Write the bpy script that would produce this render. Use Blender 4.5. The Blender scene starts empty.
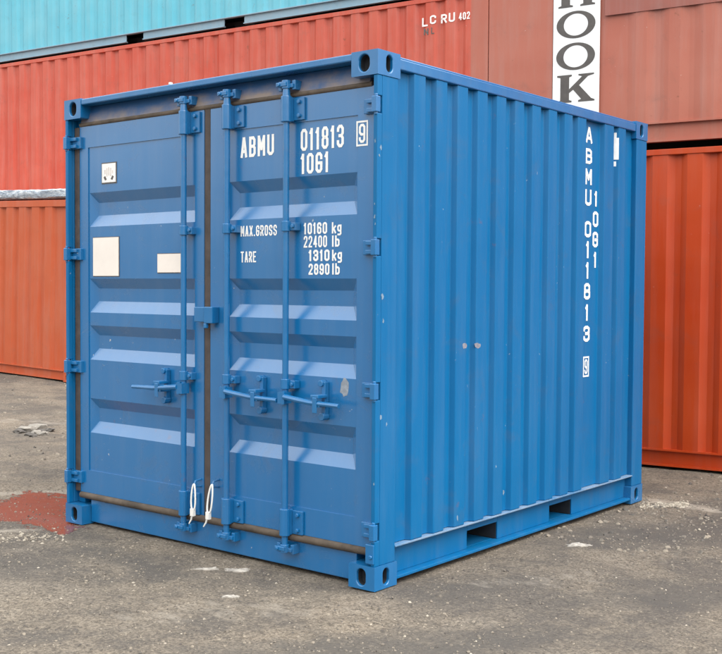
import bpy, math, random
from mathutils import Vector, Matrix, noise
random.seed(7)
PI = math.pi
SC = bpy.context.scene
COL = SC.collection

# ------------------------------------------------------------------ camera
CAM_POS = (3.21947882, -4.09422775, 1.46508901)
CAM_YAW, CAM_PITCH, CAM_ROLL = math.radians(-38.97018), math.radians(-2.09723), math.radians(0.3521)
cam_data = bpy.data.cameras.new('camera')
cam = bpy.data.objects.new('camera', cam_data)
COL.objects.link(cam)
fw = Vector((math.sin(CAM_YAW)*math.cos(CAM_PITCH), math.cos(CAM_YAW)*math.cos(CAM_PITCH), math.sin(CAM_PITCH)))
rt0 = Vector((math.cos(CAM_YAW), -math.sin(CAM_YAW), 0))
up0 = rt0.cross(fw)
rt = rt0*math.cos(CAM_ROLL) + up0*math.sin(CAM_ROLL)
up = rt.cross(fw)
M = Matrix((rt, up, -fw)).transposed().to_4x4()
M.translation = Vector(CAM_POS)
cam.matrix_world = M
cam_data.sensor_fit = 'HORIZONTAL'
cam_data.sensor_width = 36.0
cam_data.lens = 1094.798/722*36.0
cam_data.clip_start, cam_data.clip_end = 0.05, 2000
SC.camera = cam

# ------------------------------------------------------------------ light: bright overcast day
SUN_ELEV, SUN_AZ = math.radians(56), math.radians(8)       # azimuth from +X towards +Y
world = bpy.data.worlds.new('World')
SC.world = world
world.use_nodes = True
wn, wl = world.node_tree.nodes, world.node_tree.links
wn.clear()
w_out = wn.new('ShaderNodeOutputWorld'); w_bg = wn.new('ShaderNodeBackground')
sky = wn.new('ShaderNodeTexSky'); sky.sky_type = 'NISHITA'; sky.sun_disc = False
sky.sun_elevation = SUN_ELEV
sky.sun_rotation = math.atan2(math.cos(SUN_AZ), math.sin(SUN_AZ))
sky.air_density, sky.dust_density, sky.ozone_density = 3.0, 0.6, 1.0
hs = wn.new('ShaderNodeHueSaturation'); hs.inputs['Saturation'].default_value = 0.05
wl.new(sky.outputs[0], hs.inputs['Color'])
# sky dimmed at the horizon and raised higher up to brighten the door bands
w_tc = wn.new('ShaderNodeTexCoord'); w_sep = wn.new('ShaderNodeSeparateXYZ'); wl.new(w_tc.outputs['Generated'], w_sep.inputs[0])
w_map = wn.new('ShaderNodeMapRange'); w_map.inputs[1].default_value = 0.0; w_map.inputs[2].default_value = 0.52
w_map.inputs[3].default_value = 0.10; w_map.inputs[4].default_value = 3.0
wl.new(w_sep.outputs[2], w_map.inputs[0])
w_mul = wn.new('ShaderNodeVectorMath'); w_mul.operation = 'SCALE'
wl.new(hs.outputs[0], w_mul.inputs[0]); wl.new(w_map.outputs[0], w_mul.inputs['Scale'])
wl.new(w_mul.outputs[0], w_bg.inputs['Color'])
w_bg.inputs['Strength'].default_value = 0.15
wl.new(w_bg.outputs[0], w_out.inputs['Surface'])
sd = bpy.data.lights.new('sun', 'SUN'); sun = bpy.data.objects.new('sun', sd); COL.objects.link(sun)
sd.energy = 1.35; sd.angle = math.radians(40); sd.color = (1.0, 0.96, 0.90)
S = Vector((math.cos(SUN_ELEV)*math.cos(SUN_AZ), math.cos(SUN_ELEV)*math.sin(SUN_AZ), math.sin(SUN_ELEV)))
sun.rotation_euler = S.to_track_quat('Z', 'Y').to_euler()
sun.location = S*30
vs = SC.view_settings
vs.view_transform = 'Standard'; vs.look = 'None'; vs.gamma = 1.0; vs.use_curve_mapping = False
vs.exposure = 0.42
SC.render.engine = 'CYCLES'
SC.cycles.use_denoising = True

# ------------------------------------------------------------------ materials
def new_mat(name):
    m = bpy.data.materials.new(name); m.use_nodes = True
    nt = m.node_tree; nt.nodes.clear()
    out = nt.nodes.new('ShaderNodeOutputMaterial'); b = nt.nodes.new('ShaderNodeBsdfPrincipled')
    nt.links.new(b.outputs[0], out.inputs['Surface'])
    return m, nt, b

class N:
    """small node helper"""
    def __init__(s, nt): s.nt = nt
    def node(s, t, **k):
        n = s.nt.nodes.new(t)
        for a, v in k.items(): setattr(n, a, v)
        return n
    def link(s, a, b): s.nt.links.new(a, b)
    def coord(s, scale=(1, 1, 1)):
        tc = s.node('ShaderNodeTexCoord'); mp = s.node('ShaderNodeMapping')
        mp.inputs['Scale'].default_value = scale
        s.link(tc.outputs['Object'], mp.inputs['Vector'])
        return mp.outputs[0]
    def noise(s, vec, scale, detail=4, rough=.6, dist=0.0):
        n = s.node('ShaderNodeTexNoise'); n.inputs['Scale'].default_value = scale
        n.inputs['Detail'].default_value = detail; n.inputs['Roughness'].default_value = rough
        n.inputs['Distortion'].default_value = dist
        s.link(vec, n.inputs['Vector']); return n.outputs['Fac']
    def ramp(s, fac, stops):
        r = s.node('ShaderNodeValToRGB'); e = r.color_ramp.elements
        while len(e) < len(stops): e.new(.5)
        for i, (p, c) in enumerate(stops):
            e[i].position = p; e[i].color = (c, c, c, 1) if not hasattr(c, '__len__') else (*c, 1)
        s.link(fac, r.inputs[0]); return r.outputs[0]
    def mix(s, fac, a, b, mode='MIX'):
        m = s.node('ShaderNodeMix', data_type='RGBA', blend_type=mode)
        for sock, v in ((0, fac), (6, a), (7, b)):
            if hasattr(v, 'links') or hasattr(v, 'is_linked'): s.link(v, m.inputs[sock])
            elif sock == 0: m.inputs[0].default_value = v
            else: m.inputs[sock].default_value = (*v, 1)
        return m.outputs[2]
    def math(s, op, a, b=None):
        m = s.node('ShaderNodeMath', operation=op)
        for i, v in ((0, a), (1, b)):
            if v is None: continue
            if hasattr(v, 'is_linked'): s.link(v, m.inputs[i])
            else: m.inputs[i].default_value = v
        return m.outputs[0]
    def bump(s, b, h, strength, dist):
        n = s.node('ShaderNodeBump'); n.inputs['Strength'].default_value = strength
        n.inputs['Distance'].default_value = dist
        s.link(h, n.inputs['Height']); s.link(n.outputs[0], b.inputs['Normal'])

def paint(name, base, fade, rough=.42, fade_amt=.5, chip=(.62, .60, .56), chip_amt=.0, rust=0.0, streak=.3, dirt=.25, wob=.006, wob_scale=2.2, spec=.5, coat=0.0):
    m, nt, b = new_mat(name); n = N(nt)
    v = n.coord(); vs_ = n.coord((7, 7, .55))
    big = n.noise(v, 1.1, 5, .6)
    col = n.mix(n.ramp(big, [(.35, 0.0), (.7, fade_amt)]), base, fade)
    st = n.noise(vs_, 1.6, 6, .65)
    col = n.mix(n.ramp(st, [(.45, 0.0), (.75, streak)]), col, tuple(.5*c + .5*f for c, f in zip(fade, (.35, .33, .31))))
    # grime of its own shape (blotches), not tied to shade
    gr = n.noise(v, 5.0, 8, .7, .6)
    col = n.mix(n.ramp(gr, [(.55, 0.0), (.78, dirt)]), col, (.10, .085, .07))
    fine = n.noise(v, 60.0, 3, .6)
    if rust > 0:
        r = n.math('MULTIPLY', n.ramp(n.noise(v, 9.0, 8, .72), [(.62, 0.0), (.68, 1.0)]), n.ramp(n.noise(v, 1.7, 2, .5), [(.5, 0.0), (.62, rust)]))
        col = n.mix(r, col, (.16, .06, .03))
    if chip_amt > 0:
        c = n.math('MULTIPLY', n.ramp(n.noise(v, 38.0, 4, .6), [(.70, 0.0), (.73, 1.0)]), n.ramp(n.noise(v, 2.6, 3, .5), [(.52, 0.0), (.62, chip_amt)]))
        col = n.mix(c, col, chip)
    n.link(col, b.inputs['Base Color'])
    rr = n.math('ADD', n.math('MULTIPLY', n.math('SUBTRACT', gr, .5), .25), rough)
    n.link(rr, b.inputs['Roughness'])
    h = n.math('ADD', n.noise(n.coord(), wob_scale, 2, .4), n.math('MULTIPLY', fine, .012))
    n.bump(b, h, .55, wob*4)
    b.inputs['Specular IOR Level'].default_value = spec
    b.inputs['Coat Weight'].default_value = coat; b.inputs['Coat IOR'].default_value = 1.62; b.inputs['Coat Roughness'].default_value = .24
    return m

def plain(name, c, rough=.6, var=.25, scale=9, metallic=0.0, bump=0.0):
    m, nt, b = new_mat(name); n = N(nt); v = n.coord()
    f = n.noise(v, scale, 6, .65)
    n.link(n.mix(n.ramp(f, [(.3, 0.0), (.72, 1.0)]), tuple(x*(1-var) for x in c), tuple(min(1, x*(1+var)) for x in c)), b.inputs['Base Color'])
    b.inputs['Roughness'].default_value = rough; b.inputs['Metallic'].default_value = metallic
    if bump: n.bump(b, n.noise(v, scale*6, 5, .6), .6, bump)
    return m

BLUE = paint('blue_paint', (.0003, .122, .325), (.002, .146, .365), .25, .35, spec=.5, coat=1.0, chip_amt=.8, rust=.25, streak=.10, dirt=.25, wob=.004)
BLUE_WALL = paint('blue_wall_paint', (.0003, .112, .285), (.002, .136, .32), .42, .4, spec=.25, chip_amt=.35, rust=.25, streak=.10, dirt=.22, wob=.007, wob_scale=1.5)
LEDGE_LIT = paint('dusty_lit_ledge_blue', (.03, .15, .31), (.30, .36, .42), .5, .8, chip_amt=1.0, rust=.4, streak=.3, dirt=.35)  # dust on the rail ledge, with the light it catches painted into the colour
BLUE_FIT = paint('blue_fitting_paint', (.002, .120, .315), (.010, .152, .35), .30, .5, spec=.45, coat=.5, chip_amt=.9, rust=.5, streak=.12, dirt=.3, wob=.002, wob_scale=8)
RED = paint('faded_red_paint', (.47, .072, .042), (.50, .115, .075), .5, .9, spec=.35, chip_amt=.7, rust=.8, streak=.35, dirt=.3)
SALMON = paint('salmon_paint', (.39, .115, .076), (.41, .14, .095), .5, .9, spec=.35, chip_amt=.6, rust=.7, streak=.3, dirt=.3, wob=.008, wob_scale=1.6)
DARKSALMON = paint('repainted_salmon_band', (.29, .085, .06), (.30, .10, .075), .5, .5)
ORANGE = paint('orange_paint', (.46, .085, .028), (.46, .11, .046), .5, .8, spec=.35, chip_amt=.3, rust=.4, streak=.25, dirt=.2)
VERMILION = paint('vermilion_paint', (.43, .040, .004), (.45, .058, .009), .45, .7, spec=.35, chip_amt=.2, rust=.3, streak=.12, dirt=.2, wob=.008, wob_scale=1.6)
TEAL = paint('pale_teal_paint', (.09, .42, .54), (.15, .46, .56), .5, .8, chip=(.2, .13, .12), chip_amt=1.0, rust=.8, streak=.3, dirt=.2)
GREYBLUE = paint('grey_blue_paint', (.20, .33, .42), (.28, .38, .45), .5, .6, chip_amt=.5, rust=.4)
GASKET = plain('dusty_rubber', (.060, .046, .040), .75, .35, 14)
GASKET_DIRT = plain('mud_caked_rubber', (.085, .065, .048), .85, .6, 7, bump=.004)
GRIME = None
CAVITY = plain('painted_cavity_shade', (.02, .022, .026), .8, .4)  # near-black colour stands in for the shade inside holes and pockets
WHITE = plain('white_marking_paint', (.78, .78, .76), .5, .06, 30)
STICKER = plain('sticker_white', (.76, .70, .64), .5, .04, 12)
SIGNWHITE = plain('sign_white', (.80, .80, .78), .5, .04, 3)
SIGNGREY = plain('sign_grey_letter', (.085, .075, .068), .6, .25, 12)
INK = plain('dark_ink', (.10, .09, .085), .6, .3, 40)
FAINT = plain('faint_grey_print', (.58, .52, .48), .6, .2, 40)
TIE = plain('white_nylon', (.78, .77, .72), .4, .05, 30)
TARP = None

# header beam: blue darkened for the top rail's shadow, brown grime along the lower side
def grimy_header():
    m, nt, b = new_mat('shaded_blue_with_brown_grime'); n = N(nt)
    v = n.coord(); vx = n.coord((1.2, 1, 9))
    g = n.noise(vx, 1.6, 6, .6); g2 = n.noise(v, 9, 6, .65)
    tc = n.node('ShaderNodeTexCoord'); sx = n.node('ShaderNodeSeparateXYZ'); n.link(tc.outputs['Object'], sx.inputs[0])
    z = n.node('ShaderNodeMapRange'); z.inputs[1].default_value = 2.545; z.inputs[2].default_value = 2.45
    n.link(sx.outputs[2], z.inputs[0])
    f = n.math('MULTIPLY', n.math('ADD', n.math('MULTIPLY', g, .9), n.math('MULTIPLY', z.outputs[0], .55)), n.math('ADD', g2, .35))
    col = n.mix(n.ramp(f, [(.46, 0.0), (.95, .95)]), (.010, .075, .21), (.21, .165, .135))
    n.link(col, b.inputs['Base Color']); b.inputs['Roughness'].default_value = .6
    return m
GRIME = grimy_header()

def tarp_mat():
    m, nt, b = new_mat('weathered_tarpaulin'); n = N(nt); v = n.coord((1, 1, 2.2))
    f = n.noise(v, 11, 7, .7); 
    n.link(n.ramp(f, [(.33, (.13, .16, .21)), (.46, (.30, .35, .41)), (.56, (.42, .46, .50)), (.68, (.62, .63, .63))]), b.inputs['Base Color'])
    b.inputs['Roughness'].default_value = .55
    n.bump(b, n.noise(v, 14, 6, .65), .9, .03)
    return m
TARP = tarp_mat()

# ------------------------------------------------------------------ mesh helpers
class MB:
    def __init__(s): s.v, s.f, s.m = [], [], []
    def quad(s, pts, m=0):
        i = len(s.v); s.v += [tuple(p) for p in pts]; s.f.append(tuple(range(i, i+len(pts)))); s.m.append(m)
    def box(s, x0, x1, y0, y1, z0, z1, m=0):
        i = len(s.v)
        s.v += [(x, y, z) for x in (x0, x1) for y in (y0, y1) for z in (z0, z1)]
        for q in ((0, 1, 3, 2), (4, 6, 7, 5), (0, 4, 5, 1), (2, 3, 7, 6), (0, 2, 6, 4), (1, 5, 7, 3)):
            s.f.append(tuple(i+k for k in q)); s.m.append(m)
        return s
    def prism(s, poly, axis, a0, a1, m=0):
        """poly: 2D points; axis 'z': (x,y) pts, 'x': (y,z) pts, 'y': (x,z) pts"""
        def P(p, a):
            return {'z': (p[0], p[1], a), 'x': (a, p[0], p[1]), 'y': (p[0], a, p[1])}[axis]
        n = len(poly); i = len(s.v)
        s.v += [P(p, a0) for p in poly] + [P(p, a1) for p in poly]
        for k in range(n):
            j = (k+1) % n
            s.f.append((i+k, i+j, i+n+j, i+n+k)); s.m.append(m)
        s.f.append(tuple(i+k for k in reversed(range(n)))); s.m.append(m)
        s.f.append(tuple(i+n+k for k in range(n))); s.m.append(m)
        return s
    def tube(s, path, r, n=10, m=0, cap=True):
        path = [Vector(p) for p in path]; rs = r if hasattr(r, '__len__') else [r]*len(path)
        i0 = len(s.v); prev = None
        for k, p in enumerate(path):
            t = (path[min(k+1, len(path)-1)] - path[max(k-1, 0)]).normalized()
            a = prev if prev is not None else (Vector((0, 0, 1)) if abs(t.z) < .9 else Vector((1, 0, 0)))
            u = (a - t*a.dot(t)).normalized(); w = t.cross(u); prev = u
            for j in range(n):
                an = 2*PI*j/n
                s.v.append(tuple(p + (u*math.cos(an) + w*math.sin(an))*rs[k]))
        for k in range(len(path)-1):
            for j in range(n):
                a, b_ = i0+k*n+j, i0+k*n+(j+1) % n
                s.f.append((a, b_, b_+n, a+n)); s.m.append(m)
        if cap:
            s.f.append(tuple(i0+j for j in reversed(range(n)))); s.m.append(m)
            e = i0+(len(path)-1)*n
            s.f.append(tuple(e+j for j in range(n))); s.m.append(m)
        return s
    def build(s, name, mats, parent=None, bevel=0.0, smooth=False, recalc=True, loc=None):
        me = bpy.data.meshes.new(name); me.from_pydata(s.v, [], s.f)
        mats = mats if isinstance(mats, (list, tuple)) else [mats]
        for mm in mats: me.materials.append(mm)
        me.polygons.foreach_set('material_index', s.m)
        if recalc:
            import bmesh
            bm = bmesh.new(); bm.from_mesh(me); bmesh.ops.recalc_face_normals(bm, faces=bm.faces); bm.to_mesh(me); bm.free()
        if smooth: me.polygons.foreach_set('use_smooth', [True]*len(me.polygons))
        me.update()
        o = bpy.data.objects.new(name, me); COL.objects.link(o)
        if parent: o.parent = parent
        if loc: o.location = loc
        if bevel:
            b = o.modifiers.new('bevel', 'BEVEL'); b.width = bevel; b.segments = 2; b.limit_method = 'ANGLE'; b.angle_limit = math.radians(40)
        if smooth:
            me.set_sharp_from_angle(angle=math.radians(40))
        return o

def empty(name, loc, rot=(0, 0, 0)):
    o = bpy.data.objects.new(name, None); COL.objects.link(o); o.location = loc; o.rotation_euler = rot
    o.empty_display_size = .2
    return o
def tag(o, label, cat, group=None, kind=None):
    if label: o['label'] = label
    if cat: o['category'] = cat
    if group: o['group'] = group
    if kind: o['kind'] = kind
    return o

GLYPHS = {
 '0': [('c', [(.3, 0), (.7, 0), (1, .12), (1, .88), (.7, 1), (.3, 1), (0, .88), (0, .12)])],
 '1': [('o', [(.06, .84), (.55, .98)]), ('o', [(.62, 1), (.62, 0)])],
 '2': [('o', [(0, .80), (.04, .90), (.3, 1), (.7, 1), (1, .88), (1, .62), (.06, .08)]), ('o', [(0, 0), (1, 0)])],
 '3': [('o', [(0, .80), (.02, .90), (.3, 1), (.7, 1), (1, .88), (1, .64), (.75, .52), (.35, .52)]), ('o', [(.75, .52), (1, .40), (1, .12), (.7, 0), (.3, 0), (0, .12), (0, .22)])],
 '4': [('o', [(.72, 0), (.72, 1)]), ('o', [(.66, .98), (.05, .28)]), ('o', [(.02, .26), (1.05, .26)])],
 '6': [('o', [(1, .80), (1, .88), (.7, 1), (.3, 1), (0, .88), (0, .12), (.3, 0), (.7, 0), (1, .12), (1, .38)]), ('o', [(1, .38), (1, .44), (.7, .56), (.2, .56)])],
 '8': [('c', [(.3, 0), (.7, 0), (1, .12), (1, .41), (.74, .52), (.26, .52), (0, .41), (0, .12)]), ('o', [(.26, .52), (.04, .63), (.04, .88), (.3, 1), (.7, 1), (.96, .88), (.96, .63), (.74, .52)])],
 '9': [('o', [(0, .20), (0, .12), (.3, 0), (.7, 0), (1, .12), (1, .88), (.7, 1), (.3, 1), (0, .88), (0, .62)]), ('o', [(0, .62), (0, .56), (.3, .44), (.8, .44)])],
 'A': [('o', [(0, 0), (.44, 1)]), ('o', [(.56, 1), (1, 0)]), ('o', [(.2, .26), (.8, .26)])],
 'B': [('c', [(0, 0), (.7, 0), (1, .12), (1, .41), (.74, .52), (0, .52)]), ('o', [(.74, .52), (.95, .63), (.95, .88), (.68, 1), (0, 1), (0, .52)])],
 'C': [('o', [(1, .76), (1, .88), (.7, 1), (.3, 1), (0, .88), (0, .12), (.3, 0), (.7, 0), (1, .12), (1, .24)])],
 'E': [('o', [(1, 1), (0, 1), (0, 0), (1, 0)]), ('o', [(0, .52), (.8, .52)])],
 'G': [('o', [(1, .76), (1, .88), (.7, 1), (.3, 1), (0, .88), (0, .12), (.3, 0), (.7, 0), (1, .12), (1, .48), (.5, .48)])],
 'K': [('o', [(0, 0), (0, 1)]), ('o', [(1, 1), (.1, .45)]), ('o', [(.35, .6), (1, 0)])],
 'L': [('o', [(0, 1), (0, 0), (1, 0)])],
 'M': [('o', [(0, 0), (0, 1)]), ('o', [(.06, .96), (.5, .34)]), ('o', [(.5, .34), (.94, .96)]), ('o', [(1, 1), (1, 0)])],
 'N': [('o', [(0, 0), (0, 1)]), ('o', [(0, 1), (1, 0)]), ('o', [(1, 0), (1, 1)])],
 'O': [('c', [(.3, 0), (.7, 0), (1, .12), (1, .88), (.7, 1), (.3, 1), (0, .88), (0, .12)])],
 'R': [('o', [(0, 0), (0, 1), (.7, 1), (1, .88), (1, .60), (.74, .48), (0, .48)]), ('o', [(.5, .48), (1, 0)])],
 'S': [('o', [(1, .78), (1, .88), (.7, 1), (.3, 1), (0, .88), (0, .64), (.25, .54), (.75, .46), (1, .36), (1, .12), (.7, 0), (.3, 0), (0, .12), (0, .22)])],
 'T': [('o', [(0, 1), (1, 1)]), ('o', [(.5, 1), (.5, 0)])],
 'U': [('o', [(0, 1), (0, .12), (.3, 0), (.7, 0), (1, .12), (1, 1)])],
 'X': [('o', [(0, 0), (1, 1)]), ('o', [(0, 1), (1, 0)])],
 'k': [('o', [(0, 0), (0, 1)]), ('o', [(1, .66), (.1, .30)]), ('o', [(.4, .42), (1, 0)])],
 'g': [('c', [(.3, .18), (1, .18), (1, .72), (.3, .72), (0, .60), (0, .30)]), ('o', [(1, .18), (1, -.12), (.7, -.22), (.1, -.22)])],
 'l': [('o', [(.5, 0), (.5, 1)])],
 'b': [('o', [(0, 1), (0, 0)]), ('o', [(0, 0), (.7, 0), (1, .12), (1, .54), (.7, .66), (0, .66)])],
 '.': [('o', [(.5, 0), (.5, .02)])],
}
def text_mesh(name, body, mat, parent, x0, x1, z0, z1, place, bold=.25, extrude=.0006):
    """stencil-like block lettering fitted into the rectangle; place(u, w, d) -> local point"""
    wd = [{'1': .62, 'l': .45, '.': .42, 'M': 1.12}.get(c, 1.0) for c in body]
    gap = .30
    unit = (x1-x0)/(sum(wd) + gap*(len(body)-1))
    mb = MB(); x = x0
    for c, w_ in zip(body, wd):
        cw = unit*w_; s = min(unit*bold*1.15, (z1-z0)*.19); h = z1-z0
        if c in 'Ll.1': cw = max(cw, s*1.3)
        for li, (kind, pts) in enumerate(GLYPHS[c]):
            P = [Vector((x + s/2 + u*(cw-s), z0 + s/2 + v*(h-s))) for u, v in pts]
            if kind == 'o':                      # butt ends reach the outline of the letter
                P[0] = P[0] + (P[0]-P[1]).normalized()*s/2; P[-1] = P[-1] + (P[-1]-P[-2]).normalized()*s/2
            n = len(P); A, B = [], []
            for k in range(n):
                if kind == 'c': a, b = P[k-1], P[(k+1) % n]
                else: a, b = (P[k-1] if k else None), (P[k+1] if k < n-1 else None)
                t1 = (P[k]-a).normalized() if a is not None else None
                t2 = (b-P[k]).normalized() if b is not None else None
                if t1 is None: t1 = t2
                if t2 is None: t2 = t1
                n1 = Vector((-t1.y, t1.x)); n2 = Vector((-t2.y, t2.x))
                m_ = (n1+n2)
                m_ = m_.normalized() if m_.length > 1e-6 else n1
                k_ = min(1/max(.35, m_.dot(n1)), 1.7)
                A.append(P[k] + m_*s/2*k_); B.append(P[k] - m_*s/2*k_)
            i = len(mb.v); d = -extrude - .00015*li
            for q, dd in ((A, d), (B, d), (A, .0004), (B, .0004)):
                mb.v += [tuple(place(p.x, p.y, dd)) for p in q]
            for k in range(n if kind == 'c' else n-1):
                j = (k+1) % n
                mb.f += [(i+k, i+j, i+n+j, i+n+k), (i+k, i+j, i+2*n+j, i+2*n+k), (i+n+k, i+n+j, i+3*n+j, i+3*n+k)]; mb.m += [0, 0, 0]
        x += unit*(w_+gap)
    return mb.build(name, mat, parent)

# ------------------------------------------------------------------ corner casting with real oval openings
def holed_face(mb, to3, a0, a1, b0, b1, ca, cb, hw, hh, depth, m=0, mcap=1, n=28):
    hole = []
    r = hw
    for k in range(n):
        t = 2*PI*k/n
        a, b = r*math.cos(t), r*math.sin(t)
        b += (hh-r) if b >= 0 else -(hh-r)
        hole.append((t, ca+a, cb+b))
    angs = sorted([(math.atan2(y-cb, x-ca) % (2*PI), x, y, 'c') for x in (a0, a1) for y in (b0, b1)])
    outer = []
    for (t, x, y) in hole:
        t2 = math.atan2(y-cb, x-ca)
        dx, dy = math.cos(t2), math.sin(t2)
        ks = []
        if dx > 1e-9: ks.append((a1-ca)/dx)
        if dx < -1e-9: ks.append((a0-ca)/dx)
        if dy > 1e-9: ks.append((b1-cb)/dy)
        if dy < -1e-9: ks.append((b0-cb)/dy)
        k = min(ks); outer.append((t2 % (2*PI), ca+dx*k, cb+dy*k))
    for k in range(n):
        j = (k+1) % n
        pts = [hole[k][1:], outer[k][1:]]
        ta, tb = outer[k][0], outer[j][0]
        if tb < ta - 1e-9: tb += 2*PI
        for (tc, cx, cy, _) in angs:
            for add in (0, 2*PI):
                if ta + 1e-6 < tc+add < tb - 1e-6: pts.append((cx, cy))
        pts += [outer[j][1:], hole[j][1:]]
        mb.quad([to3(a, b, 0) for a, b in pts], m)
        lip = min(.016, depth*.5)
        mb.quad([to3(*hole[k][1:], 0), to3(*hole[j][1:], 0), to3(*hole[j][1:], lip), to3(*hole[k][1:], lip)], m)
        mb.quad([to3(*hole[k][1:], lip), to3(*hole[j][1:], lip), to3(*hole[j][1:], depth), to3(*hole[k][1:], depth)], mcap)
    mb.quad([to3(h[1], h[2], depth) for h in hole], mcap)

def casting(parent, mats, x, y, z, sx, sy, sz, name='corner_casting'):
    """outer corner at (x,y,z); the block extends inward along -s*"""
    mb = MB(); W, D, H = .162, .178, .118
    X = lambda a: x - sx*a
    Yy = lambda a: y - sy*a
    Z = lambda a: z - sz*a
    hz = .058
    holed_face(mb, lambda a, b, d: (X(a), Yy(d), Z(b)), 0, W, 0, H, .084, hz, .033 if sz > 0 else .028, .041, .05)
    holed_face(mb, lambda a, b, d: (X(d), Yy(a), Z(b)), 0, D, 0, H, .092, hz, .025, .040, .05)
    holed_face(mb, lambda a, b, d: (X(a), Yy(b), Z(d)), 0, W, 0, D, .08, .09, .03, .06, .02)
    mb.quad([(X(W), Yy(0), Z(0)), (X(W), Yy(D), Z(0)), (X(W), Yy(D), Z(H)), (X(W), Yy(0), Z(H))])
    mb.quad([(X(0), Yy(D), Z(0)), (X(W), Yy(D), Z(0)), (X(W), Yy(D), Z(H)), (X(0), Yy(D), Z(H))])
    mb.quad([(X(0), Yy(0), Z(H)), (X(W), Yy(0), Z(H)), (X(W), Yy(D), Z(H)), (X(0), Yy(D), Z(H))])
    o = mb.build(name, mats, parent, recalc=False)
    # weld for a rounded cast edge
    import bmesh
    bm = bmesh.new(); bm.from_mesh(o.data); bmesh.ops.remove_doubles(bm, verts=bm.verts, dist=1e-5)
    bmesh.ops.recalc_face_normals(bm, faces=bm.faces); bm.to_mesh(o.data); bm.free()
    b = o.modifiers.new('bevel', 'BEVEL'); b.width = .006; b.segments = 3; b.limit_method = 'ANGLE'; b.angle_limit = math.radians(60)
    return o

# ================================================================== GROUND
def sstep(t, a, b):
    t = max(0., min(1., (t-a)/(b-a))); return t*t*(3-2*t)
def base_h(x, y):
    s = math.log1p(math.exp(min(40, (-x-6.9)*2.2)))/2.2*.0299
    s = min(s, .5)
    h = s*sstep(y, 1.2, 4.9)
    h2 = .30*sstep(y, 7.2, 8.8)*sstep(-x, 2.8, 4.2)
    return max(h, h2) if y > 7 else h
def ground_h(x, y):
    h = base_h(x, y)
    near = 1 - sstep(math.hypot(x, y-1), 14, 22)
    if near > 0:
        p = Vector((x, y, 0))
        h += near*(.010*noise.noise(p*.9) + .007*noise.noise(p*2.3) + .006*noise.noise(p*7) + .003*noise.noise(p*19)) - .006
    # settled flat beneath the container's feet
    return h
def axis_vals(lo, hi, fine, far):
    v = []; x = lo
    while x < hi: v.append(x); x += fine
    v.append(hi)
    step = fine; x = hi
    while x < far:
        step *= 1.35; x += step; v.append(x)
    step = fine; x = lo; pre = []
    while x > -far:
        step *= 1.35; x -= step; pre.append(x)
    return list(reversed(pre)) + v
def ell(x, y, cx, cy, rx, ry, rot=0):
    dx, dy = x-cx, y-cy
    c, s = math.cos(rot), math.sin(rot)
    u, v = (dx*c+dy*s)/rx, (-dx*s+dy*c)/ry
    return max(0., 1 - (u*u+v*v))
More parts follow.
